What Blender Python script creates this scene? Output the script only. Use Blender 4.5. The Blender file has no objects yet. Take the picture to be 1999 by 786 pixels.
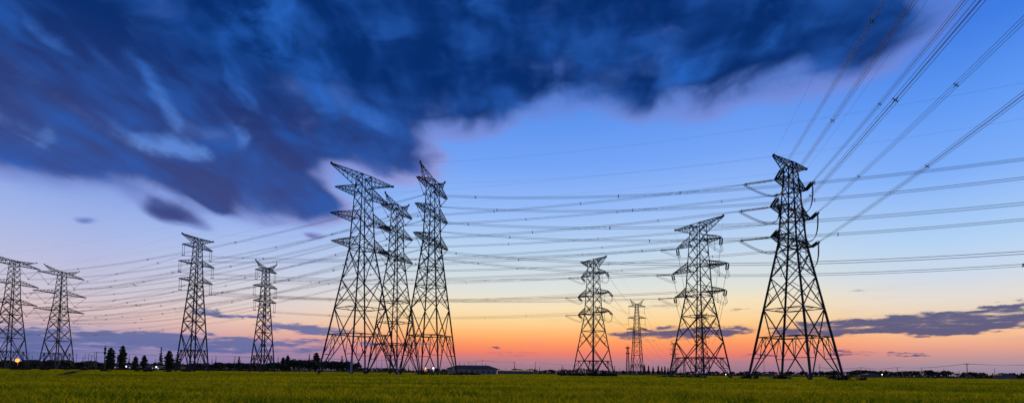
import bpy, math, random
import numpy as np
from mathutils import Vector, Matrix
R_ = math.radians
scene = bpy.context.scene
col = scene.collection
rng = random.Random(7)
nrg = np.random.default_rng(11)

# ------------------------------------------------------------------ camera
F = 940.0; TH = R_(3.12); RO = R_(0.6); SH = 0.2992; EYE = 1.9
cam_d = bpy.data.cameras.new('camera'); cam = bpy.data.objects.new('camera', cam_d); col.objects.link(cam)
cam_d.sensor_width = 36; cam_d.lens = F/1999*36; cam_d.shift_y = SH*F/1999
cam_d.clip_start = 0.1; cam_d.clip_end = 60000
cam.matrix_world = Matrix.Translation((0, 0, EYE)) @ Matrix.Rotation(R_(90)+TH, 4, 'X') @ Matrix.Rotation(RO, 4, 'Z')
scene.camera = cam

def ray(px, py):
    u = (px-999.5)/F; v = (393-py)/F + SH
    a = u*math.cos(RO)-v*math.sin(RO); b = u*math.sin(RO)+v*math.cos(RO)
    return Vector((a, math.cos(TH)-b*math.sin(TH), math.sin(TH)+b*math.cos(TH)))
def X(px, Y):                    # where the bearing seen at px meets the distance Y
    u = (px-999.5)/F; v = (-math.tan(TH)-u*math.sin(RO))/math.cos(RO)
    return (u*math.cos(RO)-v*math.sin(RO))*math.cos(TH)*Y

# ------------------------------------------------------------------ helpers
def s2l(c):
    return tuple(((x/255)/12.92 if x/255 <= .04045 else ((x/255+.055)/1.055)**2.4) for x in c)

class MB:
    def __init__(s): s.v = []; s.f = []
    def quad(s, a, b, c, d):
        n = len(s.v); s.v += [a, b, c, d]; s.f.append((n, n+1, n+2, n+3))
    def beam(s, p, q, w, h=None):
        p = Vector(p); q = Vector(q); d = q-p
        if d.length < 1e-4: return
        d.normalize(); h = h or w
        up = Vector((0, 0, 1)) if abs(d.z) < .95 else Vector((0, 1, 0))
        a = d.cross(up).normalized()*w/2; b = d.cross(a).normalized()*h/2
        n = len(s.v)
        for o in (p, q): s.v += [o+a+b, o-a+b, o-a-b, o+a-b]
        s.f += [(n, n+1, n+5, n+4), (n+1, n+2, n+6, n+5), (n+2, n+3, n+7, n+6), (n+3, n, n+4, n+7), (n+3, n+2, n+1, n), (n+4, n+5, n+6, n+7)]
    def box(s, c, sx, sy, sz, rz=0):
        c = Vector(c); m = Matrix.Rotation(rz, 3, 'Z'); n = len(s.v)
        for z in (-1, 1):
            for x, y in ((-1, -1), (1, -1), (1, 1), (-1, 1)):
                s.v.append(c + m @ Vector((x*sx/2, y*sy/2, z*sz/2)))
        s.f += [(n+3, n+2, n+1, n), (n+4, n+5, n+6, n+7), (n, n+1, n+5, n+4), (n+1, n+2, n+6, n+5), (n+2, n+3, n+7, n+6), (n+3, n, n+4, n+7)]
    def tube(s, pts, r, k=4, rad=None):
        n0 = len(s.v); m = len(pts)
        for i, p in enumerate(pts):
            p = Vector(p); d = Vector(pts[min(i+1, m-1)])-Vector(pts[max(i-1, 0)])
            if d.length < 1e-6: d = Vector((0, 0, 1))
            d.normalize()
            up = Vector((0, 0, 1)) if abs(d.z) < .95 else Vector((0, 1, 0))
            a = d.cross(up).normalized(); b = d.cross(a).normalized()
            rr = rad[i] if rad else r
            for j in range(k):
                t = 2*math.pi*j/k
                s.v.append(p + a*math.cos(t)*rr + b*math.sin(t)*rr)
        for i in range(m-1):
            for j in range(k):
                a = n0+i*k+j; b = n0+i*k+(j+1) % k
                s.f.append((a, b, b+k, a+k))
        s.f.append(tuple(n0+j for j in range(k))[::-1]); s.f.append(tuple(n0+(m-1)*k+j for j in range(k)))
    def build(s, name, mat, parent=None, smooth=False):
        me = bpy.data.meshes.new(name); me.from_pydata([tuple(v) for v in s.v], [], s.f); me.update()
        if smooth: me.polygons.foreach_set('use_smooth', [True]*len(me.polygons))
        me.materials.append(mat)
        o = bpy.data.objects.new(name, me); col.objects.link(o)
        if parent: o.parent = parent
        return o
def tag(o, label=None, cat=None, group=None, kind=None):
    if label: o['label'] = label
    if cat: o['category'] = cat
    if group: o['group'] = group
    if kind: o['kind'] = kind
    return o
def empty(name, loc, rz=0):
    o = bpy.data.objects.new(name, None); col.objects.link(o); o.location = loc; o.rotation_euler = (0, 0, rz); o.empty_display_size = .5
    return o
def copy_tree(o, parent=None):
    c = o.copy(); col.objects.link(c); c.parent = parent
    for ch in list(kids.get(o.name, [])): 
        copy_tree(ch, c)
    return c
kids = {}
def reg(parent, *ch): kids.setdefault(parent.name, []).extend(ch)

# ------------------------------------------------------------------ materials
def mat(name, c, rough=.7, metal=0, noise=None, c2=None, spec=.5, trans=0, bump=0):
    m = bpy.data.materials.new(name); m.use_nodes = True; nt = m.node_tree; b = nt.nodes['Principled BSDF']
    b.inputs['Base Color'].default_value = (*c, 1); b.inputs['Roughness'].default_value = rough; b.inputs['Metallic'].default_value = metal
    b.inputs['Specular IOR Level'].default_value = spec
    if noise:
        tc = nt.nodes.new('ShaderNodeTexCoord'); n = nt.nodes.new('ShaderNodeTexNoise'); n.inputs['Scale'].default_value = noise; n.inputs['Detail'].default_value = 5
        nt.links.new(tc.outputs['Object'], n.inputs['Vector'])
        r = nt.nodes.new('ShaderNodeValToRGB'); r.color_ramp.elements[0].position = .35; r.color_ramp.elements[1].position = .65
        r.color_ramp.elements[0].color = (*c, 1); r.color_ramp.elements[1].color = (*(c2 or [x*1.6 for x in c]), 1)
        nt.links.new(n.outputs['Fac'], r.inputs['Fac']); nt.links.new(r.outputs['Color'], b.inputs['Base Color'])
        if bump:
            bp = nt.nodes.new('ShaderNodeBump'); bp.inputs['Distance'].default_value = bump; nt.links.new(n.outputs['Fac'], bp.inputs['Height']); nt.links.new(bp.outputs['Normal'], b.inputs['Normal'])
    return m
def emit(name, c, st):
    m = bpy.data.materials.new(name); m.use_nodes = True; nt = m.node_tree; b = nt.nodes['Principled BSDF']
    b.inputs['Base Color'].default_value = (*c, 1); b.inputs['Emission Color'].default_value = (*c, 1); b.inputs['Emission Strength'].default_value = st
    return m
steel = mat('weathered_steel', (.014, .015, .019), .75, 0, 1.2, (.030, .031, .036), .25)
steel_far = mat('weathered_steel_hazed', (.022, .024, .032), .85, 0, .8, (.045, .047, .055), .2)  # paler, bluer steel for the farthest pylons, haze put into the colour
steel_lit = mat('steel_lit_pale', (.10, .12, .15), .55, .2, 2, (.16, .18, .22))  # paler steel, light on the lower legs put into the colour
wire_m = mat('aluminium_wire', (.014, .016, .026), .7, 0)
porc = mat('insulator_porcelain', (.020, .018, .022), .55, 0, 9, (.045, .04, .045), .3)
ring_m = mat('grading_ring_metal', (.12, .13, .15), .5, .4, 3, (.2, .21, .23))
concrete = mat('concrete', (.25, .25, .24), .9, 0, 3, (.36, .35, .33))
bark = mat('bark', (.030, .024, .018), .9, 0, 4, (.05, .042, .032))
pole_m = mat('pole_concrete', (.05, .05, .05), .9, 0, 3, (.09, .085, .08))

def leaf_mat(name, a, b):
    m = mat(name, a, .75, 0, .9, b, .2)
    return m
leaf_dark = leaf_mat('dark_foliage', (.012, .018, .009), (.035, .045, .020))
leaf_mid = leaf_mat('mid_foliage', (.018, .024, .014), (.045, .055, .030))
leaf_shrub = leaf_mat('shrub_foliage', (.010, .015, .008), (.030, .038, .016))

# ------------------------------------------------------------------ pylons
def lerp(a, b, t): return a+(b-a)*t
class Tower:
    pass
def insulator(mb, p, q, r=.15, step=.34):
    p = Vector(p); q = Vector(q); L = (q-p).length; n = max(6, int(L/step)); pts = []; rad = []
    for i in range(n):
        t = (i+.5)/n
        for dt, rr in ((-.30, .045), (-.12, r), (.12, r*.8), (.30, .045)):
            pts.append(p.lerp(q, t+dt/n)); rad.append(rr)
    mb.tube([p]+pts+[q], 0, 6, [.04]+rad+[.04])
def ring(mb, c, axis, r=.35, w=.035):
    c = Vector(c); d = Vector(axis).normalized(); up = Vector((0, 0, 1)) if abs(d.z) < .9 else Vector((1, 0, 0))
    a = d.cross(up).normalized(); b = d.cross(a)
    pts = [c+a*math.cos(t*math.pi/5)*r+b*math.sin(t*math.pi/5)*r for t in range(11)]
    mb.tube(pts, w, 4)

def tower(px, Y, ztop, w0, ww, wt, zw, head, levels, peak, strings, label, name='lattice_pylon', cat='pylon',
          m=steel, slen=5.0, lw=.38, bw=.21, neigh=None, foot_light=(), pegs=False, rings=(.55,), arm_h=2.6, side_jump=(), za=.45):
    up_ = EYE+.2; ztop += up_; zw += up_*.8; levels = [(z+up_, h) for z, h in levels]; peak = (peak[0], peak[1]+up_, peak[2])
    T = Tower(); x = X(px, Y); ax, ay = head; rz = math.atan2(ay, ax)
    root = empty(name, (x, Y, 0), rz); tag(root, label, cat, 'lattice pylons standing over the field'); T.root = root; T.loc = Vector((x, Y, 0)); T.rz = rz
    Rz = Matrix.Rotation(rz, 3, 'Z'); W = lambda p: T.loc + Rz @ Vector(p); Lc = lambda p: Rz.transposed() @ (Vector(p)-T.loc)
    T.W = W; T.wires = {}
    def hw(z):
        if z < zw: return lerp(w0, ww, z/zw)/2
        return lerp(ww, wt, (z-zw)/(ztop-zw))/2
    cs = [(-1, -1), (1, -1), (1, 1), (-1, 1)]
    P = lambda i, z: Vector((cs[i % 4][0]*hw(z), cs[i % 4][1]*hw(z), z))
    top_b = ztop
    # legs
    for i in range(4):
        mb = MB(); pts = [0, zw*.5, zw, lerp(zw, top_b, .5), top_b]; th = [lw, lw*.9, lw*.75, lw*.55, lw*.42]
        for a, b, t in zip(pts[:-1], pts[1:], th): mb.beam(P(i, a), P(i, b), t)
        if pegs and i in (1, 2):
            z = 3
            while z < top_b: 
                d = Vector((cs[i][0], cs[i][1], 0)).normalized(); mb.beam(P(i, z), P(i, z)+d*.42, .05); z += .8
        # gusset plates where bracing meets the leg
        lg = mb.build('leg', m, root)
        ft = MB(); c = P(i, 0); ft.box((c.x, c.y, .25), 1.3, 1.3, .7); ft.build('footing', concrete, root)
        if i in foot_light:
            sl = MB(); sl.beam(P(i, .3), P(i, 6), lw*1.25); sl.build('leg_base', steel_lit, root)['label'] = 'lower leg coloured pale as if lit'  # added sleeve, its pale colour stands for light on the leg
    # body bracing
    br = MB(); zA = zw*za; zc = zA*w0/(w0+2*hw(zA)); 
    mid = lambda i, z: (P(i, z)+P(i+1, z))/2
    for i in range(4):
        a0, b0, a1, b1 = P(i, 0), P(i+1, 0), P(i, zA), P(i+1, zA)
        br.beam(a0, b1, bw*1.15); br.beam(b0, a1, bw*1.15)
        c = (a0.lerp(b1, zc/zA)); br.beam(P(i, zc), P(i+1, zc), bw*1.1)
        br.beam(mid(i, zc), mid(i+1, zc), bw*.8)
        for (f0, l) in ((a0, i), (b0, i+1)):
            q = f0.lerp(c, .52); zq = zc*.52
            br.beam(P(l, zq), q, bw*.75); 
            q1 = lerp(P(l, zc), c, .38); br.beam(P(l, zq), q1, bw*.65); br.beam(q, q1, bw*.65)
            q2 = f0.lerp(c, .76); br.beam(q1, q2, bw*.6)
        br.beam(a0.lerp(c, .52), mid(i, zc).lerp(c, .5), bw*.6) if False else None
    z = zA; first = True
    zs = [zA]
    while z < zw-1:
        h = max(2.2, hw(z)*2*.82)
        if zw-(z+h) < h*.45: h = zw-z
        z2 = min(z+h, zw)
        for i in range(4):
            br.beam(P(i, z), P(i+1, z2), bw); br.beam(P(i+1, z), P(i, z2), bw)
            if hw(z)*2 > 7:      # redundant members on the big panels
                f = hw(z)/(hw(z)+hw(z2)); cc = P(i, z).lerp(P(i+1, z2), f); zz = z+h*f
                for l, s in ((i, 0), (i+1, 1)):
                    lo = P(l, z).lerp(cc, .5); hi = P(l, z2).lerp(cc, .5)
                    br.beam(P(l, zz), lo, bw*.55); br.beam(P(l, zz), hi, bw*.55)
        zs.append(z2); z = z2
    for r in rings:
        zr = min(zs, key=lambda q: abs(q-r*zw))
        for i in range(4): br.beam(P(i, zr), P(i+1, zr), bw); br.beam(mid(i, zr), mid(i+1, zr), bw*.7)
    for i in range(4): br.beam(P(i, zw), P(i+1, zw), bw)
    z = zw
    while z < top_b-.3:
        h = max(1.7, hw(z)*2*.85)
        if top_b-(z+h) < h*.5: h = top_b-z
        z2 = min(z+h, top_b)
        for i in range(4):
            br.beam(P(i, z), P(i+1, z2), bw*.8); br.beam(P(i+1, z), P(i, z2), bw*.8)
        z = z2
    for i in range(4): br.beam(P(i, top_b), P(i+1, top_b), bw)
    br.build('body_bracing', m, root)
    # arms
    def truss(mb, s, zb, zt, half, tipz, tw=.35, blunt=0., n=5, cw=.21):
        """one arm: chords from the body corners at heights zb / zt to a tip at x = s*half"""
        B = [Vector((s*hw(zb), k*hw(zb), zb)) for k in (-1, 1)]
        Tt = [Vector((s*hw(zt), k*hw(zt), zt)) for k in (-1, 1)]
        tb = [Vector((s*half, k*tw, tipz)) for k in (-1, 1)]
        tt = [Vector((s*(half-blunt), k*tw, tipz+ (.9 if blunt and zt > tipz else (-.9 if blunt else .12)))) for k in (-1, 1)]
        if zt < tipz and not blunt: pass
        for k in range(2):
            mb.beam(B[k], tb[k], cw); mb.beam(Tt[k], tt[k], cw)
            if blunt: mb.beam(tt[k], tb[k], cw)
            for j in range(n):
                t0, t1 = j/n, (j+1)/n
                mb.beam(B[k].lerp(tb[k], t0), Tt[k].lerp(tt[k], t1*.98), bw*.42)
                mb.beam(Tt[k].lerp(tt[k], t1*.98), B[k].lerp(tb[k], t1), bw*.42)
        for j in range(1, n+1):
            t0, t1 = (j-1)/n, j/n
            mb.beam(B[0].lerp(tb[0], t0), B[1].lerp(tb[1], t1), bw*.5); mb.beam(B[0].lerp(tb[0], t1), B[1].lerp(tb[1], t1), bw*.5)
            mb.beam(Tt[1].lerp(tt[1], t0), Tt[0].lerp(tt[0], t1), bw*.5)
        mb.beam(tb[0], tb[1], cw)
    blunt = 2.2 if strings in ('T', None) else 0.
    for li, (z, half) in enumerate(levels):
        for s in (-1, 1):
            mb = MB(); truss(mb, s, z, z+arm_h, half, z+.1, blunt=blunt*.6 if half < 10 else blunt, n=6 if half > 9 else 4)
            mb.build('cross_arm', m, root)
    kind, pz, ph = peak
    for s in (-1, 1):
        mb = MB()
        if kind == 'arm': truss(mb, s, top_b, top_b-arm_h*1.15, ph, pz, n=6)
        else:
            hb = levels[0][1]*.30; zb = top_b-.6
            B = [Vector((s*hw(top_b), k*hw(top_b), top_b)) for k in (-1, 1)]; C2 = [Vector((s*(hw(top_b)+hb), k*hw(top_b)*.8, levels[0][0]+arm_h*.55)) for k in (-1, 1)]
            tp = Vector((s*ph, 0, pz))
            for k in range(2):
                mb.beam(B[k], tp, .15); mb.beam(C2[k], tp, .15)
                for j in range(5):
                    mb.beam(B[k].lerp(tp, j/5), C2[k].lerp(tp, (j+1)/5), bw*.5); mb.beam(C2[k].lerp(tp, j/5), B[k].lerp(tp, (j+1)/5), bw*.5)
            for j in range(1, 5): mb.beam(B[0].lerp(tp, j/5), B[1].lerp(tp, j/5), bw*.5)
            mb.beam(B[0], B[1], bw)
        # tip bracket
        mb.box((s*ph, 0, pz+.15), .35, .5, .7)
        mb.build('earth_wire_arm', m, root)
        T.wires[('e', s)] = W((s*ph, 0, pz-.1))
    # strings
    T.tens = {}
    for li, (z, half) in enumerate(levels):
        for s in (-1, 1):
            tip = Vector((s*half, 0, z))
            if strings == 'V':
                a = Vector((s*(hw(z)+.3), 0, z)); vtx = Vector((s*(half+hw(z))/2, 0, z-slen*.8))
                for e in (a, tip):
                    mb = MB(); insulator(mb, e, vtx, .14); mb.build('insulator_string', porc, root)
                mb = MB(); mb.box(vtx, .9, .16, .4); mb.build('yoke_plate', m, root)
                T.wires[(li, s)] = W(vtx+Vector((0, 0, -.3)))
            elif strings in ('I', 'I2'):
                offs = (-.45, .45) if strings == 'I2' else (0,)
                for o_ in offs:
                    mb = MB(); t0 = tip+Vector((-s*.5+o_, 0, 0)); mb.beam(t0, t0-Vector((0, 0, .5)), .1); insulator(mb, t0-Vector((0, 0, .4)), t0-Vector((0, 0, slen)), .13 if strings == 'I2' else .16); mb.build('insulator_string', porc, root)
                mb = MB(); mb.box(tip+Vector((-s*.5, 0, -slen-.15)), 1.3 if strings == 'I2' else .5, .2, .3); mb.build('yoke_plate', m, root)
                T.wires[(li, s)] = W(tip+Vector((-s*.5, 0, -slen-.3)))
            elif strings == 'T':
                ends = []
                for nk, (npt, drop) in neigh.items():
                    d = Lc(npt)-Vector((0, 0, 0)); d.z = 0; d.normalize(); d.z = drop; d.normalize()
                    sd = d.cross(Vector((0, 0, 1))).normalized()*.34
                    e = tip+d*(slen+1.2)
                    for q in (-1, 1):
                        mb = MB(); mb.beam(tip+sd*q*.6, tip+d*.9+sd*q, .12); insulator(mb, tip+d*.9+sd*q, tip+d*(slen+.8)+sd*q, .30 if slen > 6 else .25, .30); mb.build('insulator_string', porc, root)
                    mb = MB(); ring(mb, tip+d*(slen+.55), d, .5, .045); ring(mb, tip+d*(slen+.95), d, .33, .035); mb.beam(tip+d*(slen+.8)-sd, tip+d*(slen+.8)+sd, .14); mb.beam(tip+d*(slen+.8), e, .10)
                    mb.build('grading_ring', ring_m, root)
                    T.wires[(nk, li, s)] = W(e); ends.append(e)
                if len(ends) == 2:
                    j = tip+Vector((-s*.5, 0, -slen*(.95 if s > 0 else .62))); c = 2*j-(ends[0]+ends[1])/2
                    for o_ in (Vector((0, 0, 0)), ) :
                        mb = MB()
                        for off in ((.22, .2), (-.22, -.2)):
                            pts = [ends[0]*(1-t)**2+c*2*t*(1-t)+ends[1]*t*t+Vector((off[0], 0, off[1])) for t in [k/14 for k in range(15)]]
                            mb.tube(pts, slen*.0125, 4)
                        mb.build('jumper_loop', wire_m, root)
                    if s in side_jump:
                        for fx in (.42, .72):
                            t0 = Vector((s*half*fx, 0, z)); mb = MB(); mb.beam(t0, t0-Vector((0, 0, .6)), .07); insulator(mb, t0-Vector((0, 0, .5)), t0-Vector((0, 0, slen*.75)), .11); mb.box(t0-Vector((0, 0, slen*.75)), .25, .25, .3); mb.build('jumper_string', porc, root)
    return T

N_R = Vector((X(1552, 136)-.33*300, 136-.944*300, 0))     # next tower of that line, behind the viewer
lab = {}
P_C2 = Vector((X(768, 182), 182, 0)); P_R = Vector((X(1552, 136), 136, 0))
P_L3 = Vector((X(375, 206), 206, 0)); P_L4 = Vector((X(512, 228), 228, 0))
P_M2 = Vector((X(1366, 166), 166, 0)); P_M1 = Vector((X(1158, 213), 213, 0))
P_S = Vector((X(1243.5, 333), 333, 0)); P_F1 = Vector((X(1370, 402), 402, 0))
R = tower(1552, 136, 60.6, 17.4, 5.1, 2.3, 37.8, (.855, .52), [(54.2, 7.6), (46.0, 10.0), (37.6, 10.0)], ('arm', 60.9, 8.5), 'T',
          'tallest angle pylon at right, with wires climbing from it to the top right corner',
          neigh={'B': (P_C2, -.04), 'N': (N_R, -.06)}, slen=7.0, lw=.48, bw=.22, pegs=True, arm_h=2.1, za=.52, rings=(.62,), side_jump=(1,))
C1 = tower(700, 159, 65, 18.2, 5.9, 3.5, 40.5, (.61, .795), [(58.2, 10.4), (49.4, 11.8), (40.6, 11.2)], ('arm', 65.2, 12.2), None,
           'pylon with bare cross arms and no wires, leftmost of the close group of three', lw=.38, za=.53, foot_light=(0, 1), rings=(.6,), arm_h=3.0)
C3 = tower(838, 158, 62.8, 13.8, 4.3, 3.1, 43.0, (.32, .947), [(60.6, 10.2), (52.0, 10.8), (42.6, 11.4)], ('horn', 66.0, 8.6), 'V',
           'slim pylon, rightmost of the close group of three, with upturned horns', lw=.36, za=.5, rings=(.62, .8), slen=4.8, arm_h=2.4)
C2 = tower(768, 182, 62.8, 13.8, 4.2, 3.0, 43.0, (.40, .917), [(60.6, 9.3), (52.0, 9.9), (42.6, 10.3)], ('horn', 65.6, 7.3), 'V',
           'pylon standing between and behind the other two of the close group of three', lw=.34, rings=(.35, .62), slen=4.2, arm_h=2.4)
L1 = tower(15, 283, 62.5, 12.4, 4.9, 3.0, 40, (.10, .995), [(60.0, 14.2), (48.6, 13.8), (37.2, 13.6)], ('horn', 63.8, 12.0), 'V',
           'long armed pylon at the left edge of the photo, partly cut off', lw=.38, m=steel, slen=8.5, rings=(.5, .8), arm_h=2.6, bw=.25)
L2 = tower(110, 310, 61.5, 12.4, 5.0, 2.8, 40, (.10, .995), [(59.0, 14.6), (47.0, 16.6), (36.0, 15.8)], ('horn', 64.0, 11.0), 'V',
           'long armed pylon with V shaped strings, second from the left edge', lw=.40, m=steel, slen=8.5, rings=(.5, .8), arm_h=2.6, bw=.25)
L3 = tower(375, 206, 56, 8.6, 3.6, 2.1, 36, (.35, .937), [(51.9, 6.6), (44.6, 7.8), (37.2, 7.3)], ('arm', 56.3, 7.0), 'I2',
           'pylon with paired hanging strings, just left of the smaller horned pylon', slen=4.4, m=steel, rings=(.6,), arm_h=2.0)
L4 = tower(512, 228, 48.2, 7.6, 3.2, 2.1, 31, (.43, .903), [(46.4, 5.5), (38.9, 6.2), (31.8, 5.8)], ('horn', 50.8, 5.6), 'I2',
           'smaller pylon with two horns in a V, left of the close group of three', slen=4.2, m=steel, rings=(.6,), arm_h=1.8)
M2 = tower(1366, 166, 52, 14.6, 6.2, 3.7, 27.2, (.52, -.855), [(45.2, 9.0), (36.2, 11.2), (27.4, 10.3)], ('arm', 52.3, 9.9), 'T',
           'broad angle pylon with drooping loops, directly left of the tallest pylon at right', neigh={'B': (P_L3, -.03), 'N': (P_F1, -.16)}, slen=4.8, rings=(.7,), side_jump=(1,), lw=.36)
M1 = tower(1158, 213, 50, 13.0, 5.4, 3.3, 26.1, (.60, -.80), [(43.4, 7.4), (34.4, 9.4), (26.2, 9.3)], ('arm', 50.3, 7.6), 'T',
           'medium angle pylon over low dark bushes, left of the small far pylon', neigh={'B': (P_L4, -.03), 'N': (P_S, -.12)}, slen=4.8, rings=(.7,), side_jump=(1,), lw=.34)
S1 = tower(1243.5, 333, 48, 7.4, 3.9, 1.7, 30, (1, .04), [(46.0, 6.0), (38.0, 6.4), (30.3, 7.0)], ('horn', 50.8, 4.6), 'I',
           'small far pylon seen face on beside the telecom mast', slen=4.2, m=steel, lw=.34, bw=.18, arm_h=1.4, rings=(.5, .8))
F1 = tower(1371, 402, 48, 9, 4.2, 2.0, 30, (.95, .3), [(46.0, 7.0), (38.0, 8.0), (30.3, 7.6)], ('horn', 50.8, 5.4), 'I',
           'far pylon seen through the legs of the broad angle pylon', slen=4.2, m=steel_far, lw=.34, bw=.18, arm_h=1.6, rings=(.5,))
F2 = tower(1316, 760, 48, 8, 4, 2, 30, (1, .05), [(46.0, 6.4), (38.0, 6.8), (30.3, 7.2)], ('horn', 50.8, 5.0), 'I',
           'tiny distant pylon just left of the broad angle pylon', slen=4.2, m=steel_far, lw=.4, bw=.24, arm_h=1.6, rings=(.5,))
F3 = tower(1336, 1500, 44, 8, 4, 2, 28, (1, .05), [(42.0, 6.4), (34.0, 6.8), (27.3, 7.2)], ('horn', 46, 5.0), 'I',
           'most distant pylon, a speck on the orange horizon right of the tiny one', slen=4.2, m=steel_far, lw=.5, bw=.34, arm_h=1.6, rings=(.5,))

# ------------------------------------------------------------------ conductors
def sagpts(p, q, sag, n):
    return [p.lerp(q, t)-Vector((0, 0, 4*sag*t*(1-t))) for t in [i/n for i in range(n+1)]]
def bundle(p, q, sag, label, group, nsub=4, sp=.24, r=.026, n=26, spacing=55, spr=.05, start=.5):
    p = Vector(p); q = Vector(q); d = (q-p); dl = d.length; d.normalize(); side = d.cross(Vector((0, 0, 1))).normalized()
    pts = sagpts(p, q, sag, n); mb = MB()
    offs = {4: [(-sp, -sp), (sp, -sp), (sp, sp), (-sp, sp)], 2: [(0, -sp), (0, sp)], 1: [(0, 0)]}[nsub]
    for ox, oz in offs:
        dz = rng.uniform(-.05, .05)
        mb.tube([pt+side*ox*min(1, (i+.3), (n-i+.3))+Vector((0, 0, (oz*min(1, (i+.3), (n-i+.3)))+dz*math.sin(math.pi*i/n))) for i, pt in enumerate(pts)], r, 4)
    o = mb.build('power_line' if nsub > 1 else 'earth_wire', wire_m); tag(o, label, 'power line' if nsub > 1 else 'earth wire', group)
    if spacing and nsub > 1:
        k = int(dl/spacing); 
        for j in range(k):
            t = (j+start)/k; c = p.lerp(q, t)-Vector((0, 0, 4*sag*t*(1-t))); sb = MB()
            s2 = sp*1.05
            cs = [c+side*a*s2+Vector((0, 0, b*s2)) for a, b in ((-1, -1), (1, -1), (1, 1), (-1, 1))]
            for a in range(4): sb.beam(cs[a], cs[(a+1) % 4], spr); sb.box(cs[a], .16, .16, .16)
            sb.beam(cs[0], cs[2], spr); sb.beam(cs[1], cs[3], spr)
            sb.build('spacer', steel, o)
    return o
lev = ['top', 'middle', 'bottom']
def near(s): return 'near' if s < 0 else 'far'
def line(A, ka, B, kb, sag, an, bn, group, side=near, flip=1, nsub=4, esag=None, **k):
    for s in (-1, 1):
        for li in range(3):
            a = A.wires[(li, s) if ka is None else (ka, li, s)]
            b = B.wires[(li, s*flip) if kb is None else (kb, li, s*flip)]
            bundle(a, b, sag, f'{lev[li]} {side(s)} side wire bundle from {an} to {bn}', group, nsub, start=rng.uniform(.3, .7), **k)
        kk = {x: v for x, v in k.items() if x not in ('r', 'spacing', 'sp')}
        bundle(A.wires[('e', s)], B.wires[('e', s*flip)], esag or sag*.8, f'thin {side(s)} side earth wire from {an} to {bn}', group, 1, r=.012, spacing=0, **kk)
class Off: pass
def off(T, vec, dz=0, keys=None, spread=0):
    """attachment points of the next pylon of the line, outside the picture"""
    o = Off(); o.wires = {}
    for k, p in T.wires.items():
        if keys is None or k[0] == keys or k[0] == 'e':
            o.wires[k] = p+vec+Vector((0, 0, dz))
    return o
line(C2, None, R, 'B', 1.4, 'middle pylon of the three', 'the tallest pylon', 'wires between the middle close pylon and the tallest pylon', n=20, spacing=30)
line(C2, None, L2, None, 6.5, 'middle pylon of the three', 'second pylon from left', 'wires from the close group down to the left pylons')
line(C3, None, L1, None, 6.0, 'right pylon of the three', 'left edge pylon', 'wires from the close group down to the left pylons')
line(C3, None, off(C3, Vector((.893, -.45, 0))*350, 13), None, 21.5, 'right pylon of the three', 'the right edge', 'wires crossing the sky to the right edge', n=40, spacing=40)
line(M2, 'B', L3, None, 2.6, 'broad angle pylon', 'pylon with paired strings', 'wires of the broad angle pylon', nsub=4, spacing=60)
line(M1, 'B', L4, None, 2.4, 'medium angle pylon', 'small V horned pylon', 'wires of the medium angle pylon', nsub=2, spacing=60, r=.03)
line(L3, None, off(L3, Vector((-315, 150, 0))), None, 8, 'pylon with paired strings', 'the left edge', 'wires leaving at the left edge', nsub=2, r=.03)
line(L4, None, off(L4, Vector((-279, 111, 0))), None, 8, 'small V horned pylon', 'the left edge', 'wires leaving at the left edge', nsub=2, r=.03)
line(M2, 'N', F1, None, 7, 'broad angle pylon', 'the far pylon behind it', 'wires of the broad angle pylon', nsub=2, r=.03, spacing=0)
line(M1, 'N', S1, None, 3, 'medium angle pylon', 'small face on pylon', 'wires of the medium angle pylon', nsub=2, r=.03, spacing=0)
line(S1, None, F2, None, 14, 'small face on pylon', 'tiny distant pylon', 'wires of the small far pylons', nsub=1, r=.05, spacing=0)
line(F2, None, F3, None, 16, 'tiny distant pylon', 'most distant pylon', 'wires of the small far pylons', nsub=1, r=.06, spacing=0)
# overhead span: every sub-conductor and spacer its own part
vec = N_R-P_R
nm = {(0, -1): 'leftmost bundle of the overhead span, exiting the top edge', (1, -1): 'second bundle from left of the overhead span, darkest at the top edge',
      (2, -1): 'fourth bundle of the overhead span, just right of the pale third one', (0, 1): 'third bundle of the overhead span, from the top right arm of the tallest pylon',
      (1, 1): 'upper of two bundles leaving by the right edge of the sky', (2, 1): 'lower of two bundles leaving by the right edge of the sky'}
for (li, s), lb in nm.items():
    a = R.wires[('N', li, s)]; b = a+vec+Vector((0, 0, -2)); sag = 6.0
    root = empty('power_line', a); tag(root, lb, 'power line', 'overhead bundles climbing to the top right')
    d = (b-a).normalized(); sd = d.cross(Vector((0, 0, 1))).normalized(); sp = .225
    fn = lambda t: a.lerp(b, t)-Vector((0, 0, 4*sag*t*(1-t)))
    for ox, oz in ((-1, -1), (1, -1), (1, 1), (-1, 1)):
        mb = MB(); pts = [fn((i/70))+sd*ox*sp*min(1, i*.6)+Vector((0, 0, oz*sp*min(1, i*.6)))-a for i in range(71)]
        mb.tube(pts, .027, 6); mb.build('conductor', wire_m, root)
    for j in range(1, 8):
        t = (j*.13 + .05*((li*2+s) % 3) - .02)
        c = fn(t)-a; sb = MB(); cs = [c+sd*x*sp+Vector((0, 0, z*sp)) for x, z in ((-1, -1), (1, -1), (1, 1), (-1, 1))]
        ins = [c+sd*x*sp*.45+Vector((0, 0, z*sp*.45)) for x, z in ((-1, -1), (1, -1), (1, 1), (-1, 1))]
        for k in range(4): sb.beam(ins[k], ins[(k+1) % 4], .07); sb.beam(ins[k], cs[k], .06); sb.beam(cs[k]-d*.13, cs[k]+d*.13, .09)
        sb.build('spacer', steel, root)
for s, lb in ((-1, 'thin left earth wire rising from the tip of the tallest pylon to the top edge'), (1, 'thin right earth wire rising from the tallest pylon through the mauve cloud')):
    a = R.wires[('e', s)]; bundle(a, a+vec+Vector((0, 0, -1)), 5.0, lb, 'overhead bundles climbing to the top right', 1, r=.016, spacing=0, n=60)

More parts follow.
